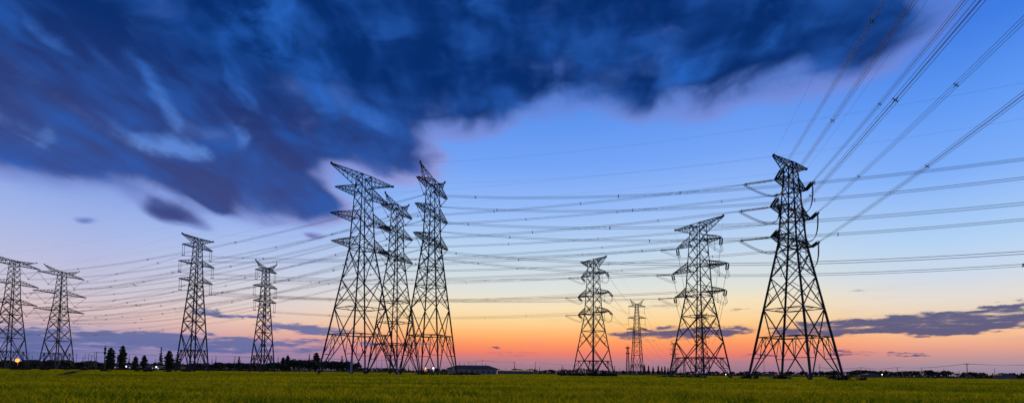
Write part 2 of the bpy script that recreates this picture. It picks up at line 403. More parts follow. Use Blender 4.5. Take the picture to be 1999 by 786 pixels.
# ------------------------------------------------------------------ ground + rice
def vnoise(x, y, sc, seed=0):
    x = x/sc; y = y/sc; xi = np.floor(x); yi = np.floor(y); fx = x-xi; fy = y-yi; fx = fx*fx*(3-2*fx); fy = fy*fy*(3-2*fy)
    def h(a, b):
        v = np.sin(a*127.1+b*311.7+seed*74.7)*43758.5453; return v-np.floor(v)
    return (h(xi, yi)*(1-fx)+h(xi+1, yi)*fx)*(1-fy)+(h(xi, yi+1)*(1-fx)+h(xi+1, yi+1)*fx)*fy
YF = 318.0
def canopy(x, y):
    h = .78+.10*(vnoise(x, y, 9)-.5)+.12*(vnoise(x, y, 2.3, 3)-.5)
    u = x/np.maximum(y, 1)
    gap = np.zeros_like(h)
    b1 = np.exp(-((y-(56+.03*x))/1.3)**2)*(((u < -.98) | ((u > -.83) & (u < -.55)))).astype(float)
    yy = 48+(x+50.5)*2.6                                     # diagonal bund at left
    b2 = np.exp(-((x-(-58.8-(y-62)*.875))/(.9+y*.008))**2)*((y > 62) & (y < 190))*.8
    b3 = np.exp(-((y-(34+.02*x+2*np.sin(x*.06)))/.7)**2)*.35*(vnoise(x, y, 14, 8) > .45)
    b4 = np.exp(-((y-(46-.05*x))/.9)**2)*.3*(u > .05)
    b5 = np.exp(-((y-(236-.0*x))/3.5)**2)*(u > .66)
    b6 = np.exp(-((y-(24+.03*x+1.2*np.sin(x*.11)))/.5)**2)*.4*(vnoise(x, y, 9, 4) > .5)
    gap = np.clip(b1+b2+b3+b4+b5+b6, 0, 1)
    canopy.gap = gap
    return h-gap*.36
def np_mesh(name, V, Fq, m):
    me = bpy.data.meshes.new(name); me.vertices.add(len(V)); me.vertices.foreach_set('co', V.astype(np.float32).ravel())
    k = Fq.shape[1]; me.loops.add(len(Fq)*k); me.loops.foreach_set('vertex_index', Fq.astype(np.int32).ravel())
    me.polygons.add(len(Fq)); me.polygons.foreach_set('loop_start', (np.arange(len(Fq))*k).astype(np.int32)); me.polygons.foreach_set('loop_total', np.full(len(Fq), k, np.int32))
    me.update(calc_edges=True); me.materials.append(m); o = bpy.data.objects.new(name, me); col.objects.link(o); return o
def rice_mat(name, cols, tr):
    m = bpy.data.materials.new(name); m.use_nodes = True; nt = m.node_tree; b = nt.nodes['Principled BSDF']; out = nt.nodes['Material Output']
    geo = nt.nodes.new('ShaderNodeNewGeometry'); 
    mp = nt.nodes.new('ShaderNodeMapping'); mp.inputs['Scale'].default_value = (.045, .20, 0); nt.links.new(geo.outputs['Position'], mp.inputs['Vector'])
    n1 = nt.nodes.new('ShaderNodeTexNoise'); n1.inputs['Scale'].default_value = 1; n1.inputs['Detail'].default_value = 4; nt.links.new(mp.outputs[0], n1.inputs['Vector'])
    n2 = nt.nodes.new('ShaderNodeTexNoise'); n2.inputs['Scale'].default_value = 2.6; n2.inputs['Detail'].default_value = 3; nt.links.new(geo.outputs['Position'], n2.inputs['Vector'])
    mx = nt.nodes.new('ShaderNodeMix'); mx.data_type = 'FLOAT'; mx.inputs[0].default_value = .4; nt.links.new(n1.outputs['Fac'], mx.inputs[2]); nt.links.new(n2.outputs['Fac'], mx.inputs[3])
    if tr:
        ri = nt.nodes.new('ShaderNodeMath'); ri.operation = 'MULTIPLY_ADD'; nt.links.new(geo.outputs['Random Per Island'], ri.inputs[0]); ri.inputs[1].default_value = .22; ri.inputs[2].default_value = -.11
        ad = nt.nodes.new('ShaderNodeMath'); nt.links.new(mx.outputs[0], ad.inputs[0]); nt.links.new(ri.outputs[0], ad.inputs[1]); fac = ad.outputs[0]
    else: fac = mx.outputs[0]
    r = nt.nodes.new('ShaderNodeValToRGB'); el = r.color_ramp.elements
    el[0].position = .41; el[0].color = (*cols[0], 1); el[1].position = .59; el[1].color = (*cols[2], 1); e = el.new(.5); e.color = (*cols[1], 1)
    nt.links.new(fac, r.inputs['Fac']); nt.links.new(r.outputs['Color'], b.inputs['Base Color']); b.inputs['Roughness'].default_value = .7; b.inputs['Specular IOR Level'].default_value = .0
    if tr:
        t = nt.nodes.new('ShaderNodeBsdfTranslucent'); nt.links.new(r.outputs['Color'], t.inputs['Color']); ms = nt.nodes.new('ShaderNodeMixShader'); ms.inputs[0].default_value = tr
        nt.links.new(b.outputs[0], ms.inputs[1]); nt.links.new(t.outputs[0], ms.inputs[2]); nt.links.new(ms.outputs[0], out.inputs['Surface'])
    return m
rice_c = [(.055, .12, .004), (.235, .258, .006), (.43, .36, .008)]
rice_blade = rice_mat('rice_blade', rice_c, .4)
rice_shaded = rice_mat('rice_canopy_shaded', [(x*.55, y*.62, z*.6) for x, y, z in rice_c], 0)  # rice colours darkened to stand for shade in the gaps between blades
ground_m = mat('field_soil_grass', (.045, .060, .014), .95, 0, .05, (.09, .10, .025), .0, 0, .1)
# ground sheet to the horizon
mb = MB(); G = 30000
mb.quad(Vector((-G, -400, 0)), Vector((G, -400, 0)), Vector((G, G, 0)), Vector((-G, G, 0)))
tag(mb.build('ground', ground_m), kind='structure')
# canopy sheet of the paddy
ys = [3.0]
while ys[-1] < YF: ys.append(min(YF, ys[-1]*1.028+.02))
ys = np.array(ys); NX = 420
us = np.linspace(-1, 1, NX)
YY, UU = np.meshgrid(ys, us, indexing='ij'); XX = UU*(YY*1.5+20)
ZZ = canopy(XX, YY)-.16-.12*np.exp(-YY/60)+(nrg.random(XX.shape)-.5)*np.minimum(.10, .04+YY*.0006)
ZZ[-1, :] = -.1; ZZ[0, :] = -.1
V = np.stack([XX, YY, ZZ], -1).reshape(-1, 3); n = NX
idx = np.arange((len(ys)-1)*(NX-1)); i_ = idx//(NX-1); j_ = idx % (NX-1); a = i_*n+j_
o = np_mesh('rice_canopy_shaded', V, np.stack([a, a+1, a+1+n, a+n], 1), rice_shaded); tag(o, 'dense yellow green rice crop filling the whole field, darkened as shade under the blades', 'rice crop', kind='stuff')
# blades
def blades(y0, y1, dens, w, hgt, lean, umax=1.16):
    area = umax*(y1*y1-y0*y0); N = int(area*dens); y = np.sqrt(nrg.random(N)*(y1*y1-y0*y0)+y0*y0); x = (nrg.random(N)*2-1)*umax*y
    row = .12; 
    c = canopy(x, y)+.10*(vnoise(x*1.0, y*.45, .55, 6)-.5)*2; keep = (c > .40) & (nrg.random(N) < .35+1.1*vnoise(x, y, .8, 9)); x = x[keep]; y = y[keep]; c = c[keep]; N = len(x)
    th = nrg.random(N)*2*np.pi; ln = lean*(.3+nrg.random(N)); H = hgt*(.7+.5*nrg.random(N)); zb = c-.28
    ca = np.cos(th); sa = np.sin(th); ph = nrg.random(N)*np.pi; wx = np.cos(ph)*w/2; wy = np.sin(ph)*w/2
    def pt(t, k, ws): return np.stack([x+ca*ln*t*t+wx*ws*k, y+sa*ln*t*t+wy*ws*k, zb+H*(t-.28*t**3)], 1)
    V = np.stack([pt(0, -1, 1), pt(0, 1, 1), pt(.55, 1, .9), pt(.55, -1, .9), pt(1, 1, .12), pt(1, -1, .12)], 1).reshape(-1, 3)
    b = np.arange(N)*6; Fq = np.concatenate([np.stack([b, b+1, b+2, b+3], 1), np.stack([b+3, b+2, b+4, b+5], 1)])
    return V, Fq
parts = [blades(9, 34, 130, .028, .66, .30), blades(34, 80, 32, .05, .56, .28), blades(80, 170, 6.5, .09, .42, .25), blades(170, 312, 1.6, .22, .38, .3)]
Vs = []; Fs = []; n0 = 0
for V, Fq in parts: Vs.append(V); Fs.append(Fq+n0); n0 += len(V)
o = np_mesh('rice_blades', np.concatenate(Vs), np.concatenate(Fs), rice_blade); tag(o, 'fine green and golden rice blades standing across the foreground field', 'rice plants', kind='stuff')

# dark weeds in the gaps between paddies
N = 190000; yy_ = np.sqrt(nrg.random(N))*245; xx_ = (nrg.random(N)*2-1)*1.15*yy_; canopy(xx_, yy_); g = (canopy.gap > .42) & (nrg.random(N) < .6); xx_ = xx_[g]; yy_ = yy_[g]
mbw = MB(); r = random.Random(3)
for x_, y_ in zip(xx_, yy_):
    for _ in range(3):
        c = Vector((x_+r.uniform(-.4, .4), y_+r.uniform(-.3, .3), r.uniform(.35, .62))); a = Vector((r.gauss(0, 1), r.gauss(0, 1), r.gauss(0, .8))).normalized()*.16; b = a.cross(Vector((r.gauss(0, 1), r.gauss(0, 1), 1))).normalized()*.13
        mbw.quad(c-a, c-b, c+a, c+b)
tag(mbw.build('ditch_weeds', leaf_shrub), 'dark weeds growing along the low banks between the paddies', 'weeds', kind='stuff')

# ------------------------------------------------------------------ trees
def crown_mesh(kind, H, Wd, n, seed, q=.5):
    r = random.Random(seed); mb = MB(); cl = []
    def leaf(c, s):
        a = Vector((r.gauss(0, 1), r.gauss(0, 1), r.gauss(0, 1))).normalized(); b = a.cross(Vector((r.gauss(0, 1), r.gauss(0, 1), r.gauss(0, 1)))).normalized()
        a *= s*r.uniform(.6, 1.2); b *= s*r.uniform(.5, 1)
        mb.quad(c-a, c+b, c+a*.9, c-b*.8)
    if kind == 'round':
        cl = [(Vector((r.uniform(-1, 1)*Wd*.36, r.uniform(-1, 1)*Wd*.36, H*r.uniform(.42, .82))), Wd*r.uniform(.16, .27)) for _ in range(13)]
        cl += [(Vector((r.uniform(-1, 1)*Wd*.2, r.uniform(-1, 1)*Wd*.2, H*r.uniform(.75, .9))), Wd*.16) for _ in range(3)]
    elif kind == 'column':
        for k in range(34):
            t = k/33; w = Wd*.5*(1-abs(t-.4)**1.7*1.5)*r.uniform(.75, 1.05); an = k*2.4+r.uniform(-.5, .5)
            cl.append((Vector((math.cos(an)*w*.55, math.sin(an)*w*.55, H*(.13+.80*t))), w*.50))
        cl.append((Vector((0, 0, H*.95)), Wd*.12))
    elif kind == 'conifer':
        for k in range(20):
            t = k/19; w = Wd*.5*(1-t)**.8
            an = k*2.4; cl.append((Vector((math.cos(an)*w*.55, math.sin(an)*w*.55, H*(.12+.86*t))), max(.25, w*.55)))
    elif kind == 'bush':
        cl = [(Vector((r.uniform(-1, 1)*Wd*.38, r.uniform(-1, 1)*Wd*.38, H*r.uniform(.1, .62))), H*r.uniform(.25, .42)) for _ in range(10)]
    for _ in range(n):
        c, s = r.choice(cl); d = Vector((r.gauss(0, 1), r.gauss(0, 1), r.gauss(0, 1))).normalized()*s*r.random()**.45
        d.z *= .75 if kind != 'column' else .5
        leaf(c+d, q*r.uniform(.5, 1))
    return mb, cl
def tree_proto(name, kind, H, Wd, n, seed, m, q):
    root = empty(name, (0, 0, 0)); mb, cl = crown_mesh(kind, H, Wd, n, seed, q); cr = mb.build('crown', m, root); r = random.Random(seed)
    tb = MB(); pts = [Vector((r.uniform(-.1, .1)*i*.3, r.uniform(-.1, .1)*i*.3, H*.86*i/5)) for i in range(6)]; tb.tube(pts, 0, 6, [H*.022*(1.25-i*.2) for i in range(6)])
    for c, s in cl[::2]:
        z = min(c.z*.75, H*.6); i = min(4, int(z/(H*.86)*5)); tb.tube([pts[i].lerp(pts[i+1], .5), c*.5+pts[i+1]*.5, c], 0, 5, [H*.009, H*.006, H*.003])
    tr = tb.build('trunk', bark, root); reg(root, cr, tr)
    return root
protos = {
 'round': [tree_proto('broadleaf_tree', 'round', 7, 7.4, 1500, s, leaf_mid, .42) for s in (1, 2, 3)],
 'column': [tree_proto('columnar_tree', 'column', 12, 4.9, 4200, s, leaf_dark, .40) for s in (4, 5)],
 'conifer': [tree_proto('conifer_tree', 'conifer', 12, 4.2, 1700, s, leaf_dark, .36) for s in (6, 7)],
}
used = set()
def place(kind, px, Y, H, label, group=None, wf=1.0, cat=None):
    pr = rng.choice(protos[kind]); base = {'round': 7, 'column': 12, 'conifer': 12}[kind]; s = H/base
    if pr.name not in used: used.add(pr.name); o = pr
    else: o = copy_tree(pr)
    o.location = (X(px, Y), Y, 0); o.rotation_euler = (0, 0, rng.uniform(0, 6.28)); o.scale = (s*wf, s*wf, s)
    if 'group' in o: del o['group']
    tag(o, label, cat or 'tree', group); return o
def hpx(px, ytop, Y):
    yh = 715+.0105*px; return (yh-ytop)/F*Y+EYE
G1 = 'tall trees at the field edge on the left'
sp = [('column', 215, 677, 300, 1.05, 'stout tall tree right of the thin antenna mast, in front of the white buildings'),
      ('column', 238, 673, 300, .85, 'tallest tree at left, leaning slightly, left of the brightest white lamp'),
      ('column', 264, 694, 330, 1.1, 'small dark tree standing right of the tallest tree at left'),
      ('column', 281, 692, 300, 1.1, 'low rounded tree in front of the white building, between two white lamps'),
      ('conifer', 313, 677, 360, .7, 'slender spire shaped conifer left of the paired pylon strings'),
      ('column', 329, 683, 310, 1.15, 'dark bushy tree between the spire conifer and the pylon leg'),
      ('conifer', 346, 686, 310, 1.4, 'broad dark conifer at the left foot of the pylon with paired strings'),
      ('conifer', 466, 695, 380, 1.5, 'lone small cone shaped tree left of the small V horned pylon'),
      ('column', 552, 696, 380, 1.1, 'left one of two trees close together right of the small V horned pylon'),
      ('column', 561, 692, 385, 1.1, 'right one of two trees close together right of the small V horned pylon'),
      ('column', 617, 687, 390, 1.3, 'tall round headed tree rising behind the dark grove left of the bare pylon'),
      ('conifer', 603, 691, 520, .8, 'small spire tree behind the dark grove, left of the round headed one'),
      ('conifer', 667, 694, 520, 1.2, 'pointed tree seen between the legs of the bare pylon')]
for k, px, yt, Y, wf, lb in sp: place(k, px, Y, hpx(px, yt, Y), lb, G1, wf)
# dark grove left of the three
for i in range(16):
    px = 573+i*8.0; place('round', px+rng.uniform(-3, 3), rng.uniform(340, 375), hpx(px, (699 if i < 8 else 704)+rng.uniform(-1, 4), 350), 'dark round tree in the grove beside the legs of the bare pylon', 'trees of the dark grove', 1.15)
# hedge of trees along the left
for i in range(96):
    px = -20+i*6.0+rng.uniform(-4, 4)
    if 355 < px < 0: continue
    Y = rng.uniform(400, 470); yt = (704 if px < 200 else 709)+rng.uniform(-3, 3)
    place('round' if rng.random() < .8 else 'conifer', px, Y, hpx(px, yt, Y), 'dark tree in the row along the far left field edge', 'row of trees along the far left', 1.3)
# thin spires far left
for i in range(26):
    px = 10+i*22+rng.uniform(-8, 8); Y = rng.uniform(560, 700)
    place('conifer', px, Y, hpx(px, 696+rng.uniform(-4, 6), Y), 'thin distant conifer rising above the left tree row', 'distant conifers at left', .45)
# distant row in the middle
for i in range(78):
    px = 690+i*9.6+rng.uniform(-4, 4); Y = rng.uniform(640, 760); k = 'round' if rng.random() < .7 else 'conifer'
    yt = .0105*px+715-(rng.uniform(3.5, 7) if k == 'round' else rng.uniform(6, 15))
    place(k, px, Y, max(4.5, hpx(px, yt, Y)), 'small distant tree in the low row along the middle horizon', 'low distant trees in the middle', 1.2 if k == 'round' else .6)
for px, yt in ((1258, 710), (1266, 712), (1275, 714), (1285, 712), (1292, 714), (1298, 713), (1304, 716)):
    place('column', px, 600, hpx(px, yt, 600), 'slim poplar in the short row right of the small face on pylon', 'poplars on the middle horizon', .6)
# broad trees at right
for px, yt, wf in ((1445, 724, 1), (1457, 723, 1), (1478, 722, 1.1), (1492, 724, 1), (1505, 723, 1), (1542, 723, 1.1), (1568, 723, 1), (1590, 724, 1), (1603, 723, 1), (1617, 724, 1), (1628, 722, 1.1),
                   (1661, 723, 1), (1674, 721, 1.2), (1684, 720.5, 1.3), (1694, 721, 1.3), (1704, 722, 1.2), (1718, 722.5, 1.1), (1733, 722, .9), (1744, 724, 1), (1757, 723, 1), (1772, 722, 1.15), (1788, 723, 1.1),
                   (1811, 720.5, 1.2), (1824, 724, 1.1), (1840, 722, 1.2), (1856, 723, 1.2), (1884, 725, 1), (1898, 725.5, 1.1)):
    place('round', px, rng.uniform(395, 430), hpx(px, yt, 412), 'rounded tree in the line behind the field on the right', 'rounded trees along the right horizon', wf)
for i in range(34):
    px = 1905+i*3.3; Y = rng.uniform(520, 640)
    place(rng.choice(['round', 'column']), px, Y, hpx(px, 728+rng.uniform(-3, 3), Y), 'pale distant tree in the ragged row at the right edge', 'distant trees at the right edge', .7)
for ps in protos.values():
    for p in ps:
        if p.name not in used:
            for c in kids[p.name]: bpy.data.objects.remove(c)
            bpy.data.objects.remove(p)
# far wood: a continuous low mass of leaf clumps along the horizon
r = random.Random(5); mb = MB()
for k in range(26000):
    x = r.uniform(-1500, 1500); Y = 900+r.uniform(-60, 60); h = 5.0+2.5*math.sin(x*.013)+1.5*math.sin(x*.05+1)+1.2*math.sin(x*.21)
    c = Vector((x, Y, h*r.random()**.6)); s = r.uniform(.7, 1.6); a = Vector((r.gauss(0, 1), r.gauss(0, 1), r.gauss(0, 1))).normalized()*s; b = a.cross(Vector((r.gauss(0, 1), r.gauss(0, 1), 1))).normalized()*s
    mb.quad(c-a, c-b, c+a, c+b)
tag(mb.build('far_wood', leaf_mid), 'dark low wood running along the whole horizon', 'wood', kind='stuff')
# shrubs
bush_protos = []
for s in (11, 12, 13):
    mbb, _ = crown_mesh('bush', 2.2, 4.0, 700, s, .28); b = mbb.build('shrub', leaf_shrub); bush_protos.append(b)
bu = set()
def bush(px, Y, w, h, label, group=None):
    p = rng.choice(bush_protos)
    if p.name in bu: o = p.copy(); col.objects.link(o)
    else: bu.add(p.name); o = p
    if 'group' in o: del o['group']
    o.location = (X(px, Y), Y, .1); o.rotation_euler = (0, 0, rng.uniform(0, 6)); o.scale = (w/4, w/4, h/2.2); tag(o, label, 'shrub', group)
for px, Y, w, h, lb in ((1655, 128, 8, 2.5, 'largest dark shrub at the right foot of the tallest pylon'), (1531, 140, 5.5, 2.3, 'dark shrub around the second foot of the tallest pylon'),
                        (1461, 138, 4, 2.2, 'dark shrub at the left foot of the tallest pylon'), (1511, 150, 2.5, 1.9, 'small shrub between the left feet of the tallest pylon'),
                        (1105, 190, 6, 2.6, 'isolated dark shrub left of the medium angle pylon'), (40, 200, 7, 2.6, 'shrub below the orange lamp at left'),
                        (86, 200, 4, 1.7, 'small shrub in the field below the second pylon from left'), (168, 210, 4, 1.7, 'small shrub in the field under the utility pole'),
                        (208, 160, 3.6, 1.9, 'shrub at the foot of the stout tall tree'), (281, 170, 4.6, 2.4, 'shrub below the low rounded tree'), (328, 160, 2.5, 1.8, 'shrub below the bushy tree near the pylon leg'),
                        (364, 190, 4, 1.8, 'small shrub at the foot of the pylon with paired strings'), (130, 230, 3, 1.5, 'tiny shrub at the end of the diagonal path')):
    bush(px, Y, w, h, lb)
for px in (1127, 1135, 1150, 1162, 1172, 1183, 1192): bush(px, 200+rng.uniform(-8, 8), 6, 2.3+rng.random()*.7, 'dark shrub crowding the feet of the medium angle pylon', 'shrubs at the medium angle pylon')
for px in (828, 840, 872, 884, 893, 903, 914, 924, 931): bush(px, 172+rng.uniform(-5, 5), 5, 1.7+rng.random()*.4, 'low shrub on the mound in front of the dark roofed house', 'shrubs in front of the house')
for i in range(9): bush(1298+i*9, 165, 5, 1.45, 'low shrub on the mound at the broad angle pylon', 'shrubs at the broad angle pylon')
for i in range(22): bush(-10+i*14+rng.uniform(-5, 5), 312, 7, 3.0, 'dark shrub along the left edge of the paddy', 'shrubs along the left edge of the paddy')
for i in range(15): bush(300+i*19+rng.uniform(-5, 5), 318, 7, 2.6, 'dark shrub along the edge of the paddy left of the close pylons', 'shrubs along the edge of the paddy')

# ------------------------------------------------------------------ buildings
white_w = mat('white_render', (.11, .12, .15), .85, 0, .8, (.17, .18, .21))
grey_w = mat('grey_render', (.06, .065, .085), .9, 0, .8, (.10, .105, .125))
roof_m = mat('dark_roof_tiles', (.030, .026, .028), .85, 0, 1.5, (.05, .042, .042))
glass_d = mat('dark_window_glass', (.02, .022, .03), .15)
lit_w = emit('lit_window', (.75, .9, 1.0), .45)
def building(px0, px1, Y, h, dep, rh, label, wm, nwin, lit=0, hip=True, name='farm_building', wh=1.3, dx=None):
    x0, x1 = X(px0, Y), X(px1, Y); L = x1-x0; root = empty(name, ((x0+x1)/2, Y+dep/2, 0)); tag(root, label, 'building')
    mb = MB(); mb.box((0, 0, h/2), L, dep, h); w = mb.build('wall', wm, root)
    mb = MB(); e = .5; a = [Vector((-L/2-e, -dep/2-e, h)), Vector((L/2+e, -dep/2-e, h)), Vector((L/2+e, dep/2+e, h)), Vector((-L/2-e, dep/2+e, h))]
    k = dep/2 if hip else 0; p = Vector((-L/2-e+k, 0, h+rh)); q = Vector((L/2+e-k, 0, h+rh))
    mb.v = a+[p, q]+[v-Vector((0, 0, .2)) for v in a]; mb.f = [(0, 1, 5, 4), (2, 3, 4, 5), (3, 0, 4), (1, 2, 5), (0, 6, 7, 1), (1, 7, 8, 2), (2, 8, 9, 3), (3, 9, 6, 0), (6, 9, 8, 7)]
    mb.build('roof', roof_m, root)
    for i in range(nwin):
        cx = -L/2+L*(i+.5)/nwin; f = MB(); f.box((cx, -dep/2-.03, h*.52), L/nwin*.5, .1, wh+.2); fr = f.build('window', white_w, root)
        g = MB(); g.box((cx, -dep/2-.07, h*.52), L/nwin*.5-.2, .08, wh); g.build('pane', lit_w if (i % 5) < lit else glass_d, fr)
    return root
building(873, 970, 235, 3.5, 10, 1.6, 'long low house with a dark hipped roof, right of the close pylons', white_w, 9)
building(972, 1040, 300, 2.7, 8, .4, 'low flat pale shed extending right of the dark roofed house', grey_w, 7, hip=False, name='shed')
building(222, 262, 350, 3.6, 9, .5, 'left part of the lit white building behind the tall trees', white_w, 7, 2, False)
building(266, 312, 350, 3.4, 9, .5, 'middle part of the lit white building behind the tall trees', white_w, 8, 3, False)
building(318, 346, 355, 3.0, 9, .5, 'right part of the lit white building, behind the spire conifer', white_w, 5, 1, False)
building(1957, 1984, 430, 3.2, 9, 2.4, 'small grey house with a dark roof near the right edge', grey_w, 4, name='farm_house')
building(1694, 1716, 380, 2.8, 7, 1.2, 'small brown shed half hidden by the right hand trees', mat('brown_brick', (.07, .045, .035), .9, 0, 2, (.11, .07, .05)), 2, name='shed')
building(1500, 1512, 400, 3, 7, 1.2, 'tiny pale hut seen between the legs of the tallest pylon', grey_w, 2, name='shed')

# ------------------------------------------------------------------ lamps, poles, masts
def lamp(px, Y, zh, r, c, st, w, label, arm=True):
    root = empty('street_lamp', (X(px, Y), Y, 0)); tag(root, label, 'lamp', 'lamps along the horizon')
    mb = MB(); mb.tube([(0, .25, 0), (0, .25, zh)], 0, 6, [.10, .06]); mb.beam((0, .25, zh), (0, 0, zh+.1), .07); mb.build('pole', pole_m, root)
    mb = MB(); k = 10
    pts = [Vector((0, 0, zh-r*math.cos(math.pi*i/6))) for i in range(7)]; mb.tube(pts, 0, k, [max(.01, r*math.sin(math.pi*i/6)) for i in range(7)])
    mb.build('lamp_globe', emit('lamp_glow', c, st), root, True)
    l = bpy.data.lights.new('lamp_light', 'POINT'); l.energy = w; l.color = c; l.shadow_soft_size = r*1.3; lo = bpy.data.objects.new('lamp_light', l); lo.location = (0, -.0, zh-r-.5); lo.parent = root; col.objects.link(lo)
lamp(33, 240, 5.2, .85, (1, .22, .02), 3.2, 900, 'bright orange street lamp at far left between two pylons')
lamp(829.5, 200, 3.2, .42, (1, .45, .12), 3, 260, 'warm yellow lamp left of the dark roofed house')
lamp(846, 225, 3.4, .32, (.8, .95, 1), 6, 160, 'small cool white lamp beside the dark roofed house')
lamp(246, 330, 3.0, .42, (.8, .93, 1), 3, 90, 'white lamp right of the tallest tree at left')
lamp(276, 330, 2.9, .34, (.8, .93, 1), 3, 70, 'white lamp left of the low rounded tree')
lamp(305, 330, 2.9, .42, (.8, .93, 1), 3, 90, 'white lamp left of the spire conifer')
lamp(1417, 240, 1.9, .2, (.9, 1, 1), 4, 20, 'tiny white lamp at the right foot of the broad angle pylon')
lamp(1722, 380, 3.0, .3, (.9, .95, 1), 4, 20, 'tiny white lamp under the rounded trees at right')

def upole(px, Y, H, label, group, arms=1, name='utility_pole'):
    root = empty(name, (X(px, Y), Y, 0)); tag(root, label, 'utility pole', group)
    mb = MB(); mb.tube([(0, 0, 0), (0, 0, H)], 0, 6, [.2, .13]); mb.build('shaft', pole_m, root)
    for k in range(arms):
        z = H-.5-k*.9; mb = MB(); mb.beam((-1.1, 0, z), (1.1, 0, z), .13)
        for x in (-1, 0, 1): mb.tube([(x, 0, z), (x, 0, z+.3)], .07, 5)
        mb.build('crossbar', pole_m, root)
    return root.location+Vector((0, 0, H-.2))
def dist_line(spec, group, labf, r=.035, sag=.8, wl='thin wires of the pole line'):
    pts = [upole(px, Y, H, labf(i), group) for i, (px, Y, H) in enumerate(spec)]
    for i in range(len(pts)-1):
        mb = MB(); d = (pts[i+1]-pts[i]); sd = Vector((1, 0, 0))
        for o_ in (-1, 0, 1): mb.tube([p+sd*o_ for p in sagpts(pts[i], pts[i+1], sag, 10)], r, 3)
        tag(mb.build('overhead_cable', wire_m), wl, 'cable', group+' wires')
dist_line([(-90, 262, 11.5), (187, 262, 10.6), (458, 300, 10.0), (640, 345, 10.5), (760, 380, 10.5)], 'utility poles at left',
          lambda i: ['pole beyond the left edge', 'wooden looking utility pole left of the thin antenna mast', 'slim utility pole left of the small V horned pylon', 'utility pole behind the grove', 'utility pole behind the close pylons'][i], wl='low thin cable crossing behind the left pylons')
dist_line([(760, 520, 13), (915, 420, 10.5), (941, 400, 11.5), (1004, 330, 9), (1045, 420, 11), (1135, 520, 10), (1200, 560, 10)], 'utility poles beside the house',
          lambda i: 'distant utility pole in the line passing the dark roofed house', sag=.5, wl='thin cable of the pole line passing the dark roofed house')
dist_line([(1600, 330, 7.5), (1681, 330, 7.8), (1752, 315, 7.8), (1888.5, 215, 8.0), (2100, 190, 8.5)], 'utility poles at right',
          lambda i: ['short pole right of the tallest pylon', 'short pole over the dark tree block at right', 'short pole in the line of rounded trees', 'darkest utility pole, standing alone near the right edge', 'pole beyond the right edge'][i], sag=1.0, wl='sagging thin cable of the poles at right')
for px, Y, H in ((148, 420, 14), (165, 400, 13), (172, 410, 14), (178, 395, 12.5), (183, 430, 15), (55, 450, 15), (62, 440, 12), (120, 470, 13), (1843, 420, 9), (1800, 430, 10), (1942, 430, 10), (1873, 420, 7), (1492, 440, 14), (1634, 420, 12), (1600, 430, 12), (700, 500, 18), (735, 500, 16), (745, 520, 18), (882, 330, 8), (890, 330, 8), (897, 335, 8.4), (906, 330, 8), (921, 330, 7.6), (929, 330, 8), (948, 340, 8)):
    upole(px, Y, H, 'thin distant pole standing above the trees on the horizon', 'thin distant poles', arms=1 if H > 10 else 0)
# antenna mast at left
root = empty('antenna_mast', (X(203.5, 300), 300, 0)); tag(root, 'thin antenna mast with a thick dark head, left of the stout tall tree', 'mast')
mb = MB(); mb.tube([(0, 0, 0), (0, 0, 15.5)], 0, 8, [.32, .2]); mb.build('shaft', steel, root)
mb = MB()
for k in range(3):
    a = k*2.1
    for zz in (11.2, 13.6): mb.box((math.cos(a)*.45, math.sin(a)*.45, zz), .3, .3, 1.9, a)
mb.tube([(0, 0, 10.2), (0, 0, 14.8)], .25, 8); mb.build('antenna_panels', steel, root)
mb = MB(); mb.tube([(0, 0, 15.5), (0, 0, 18)], .05, 5); mb.build('lightning_rod', steel, root)
# telecom lattice mast
Yt = 560; root = empty('telecom_mast', (X(1225.5, Yt), Yt, 0)); tag(root, 'slim lattice telecom mast with two platforms, left of the small far pylon', 'mast'); Ht = 33
mb = MB(); hw_ = lambda z: lerp(1.9, .7, z/Ht)
cc = [(-1, -1), (1, -1), (1, 1), (-1, 1)]
for i in range(4):
    a, b = cc[i], cc[(i+1) % 4]
    mb.beam((a[0]*hw_(0), a[1]*hw_(0), 0), (a[0]*hw_(Ht), a[1]*hw_(Ht), Ht), .3)
    z = 0
    while z < Ht-1:
        z2 = z+2.2; mb.beam((a[0]*hw_(z), a[1]*hw_(z), z), (b[0]*hw_(z2), b[1]*hw_(z2), z2), .18); mb.beam((b[0]*hw_(z), b[1]*hw_(z), z), (a[0]*hw_(z2), a[1]*hw_(z2), z2), .18); z = z2
mb.build('lattice_body', steel, root)
for zz, w in ((24.5, 2.6), (31, 2.8)):
    mb = MB(); mb.box((0, 0, zz), w*1.5, w*1.5, .3)
    for k in range(6): mb.box((math.cos(k*1.05)*w*.75, math.sin(k*1.05)*w*.75, zz+.8), .35, .3, 1.8, k*1.05)
    mb.build('antenna_platform', steel, root)
mb = MB(); mb.tube([(0, 0, Ht), (0, 0, Ht+3)], .12, 5); mb.build('lightning_rod', steel, root)

# ------------------------------------------------------------------ sky
w = bpy.data.worlds.new('World'); scene.world = w; w.use_nodes = True; nt = w.node_tree; nt.nodes.clear(); NN = nt.nodes.new; LK = nt.links.new
tc = NN('ShaderNodeTexCoord'); sx = NN('ShaderNodeSeparateXYZ'); LK(tc.outputs['Generated'], sx.inputs[0])
def M(op, a, b=None, c=None, clamp=False):
    n = NN('ShaderNodeMath'); n.operation = op; n.use_clamp = clamp
    for i, v in enumerate((a, b, c)):
        if v is None: continue
        if isinstance(v, (int, float)): n.inputs[i].default_value = v
        else: LK(v, n.inputs[i])
    return n.outputs[0]
def smooth(v, a, b, lo=0., hi=1., kind='SMOOTHSTEP'):
    n = NN('ShaderNodeMapRange'); n.interpolation_type = kind; LK(v, n.inputs[0]); n.inputs[1].default_value = a; n.inputs[2].default_value = b; n.inputs[3].default_value = lo; n.inputs[4].default_value = hi; return n.outputs[0]
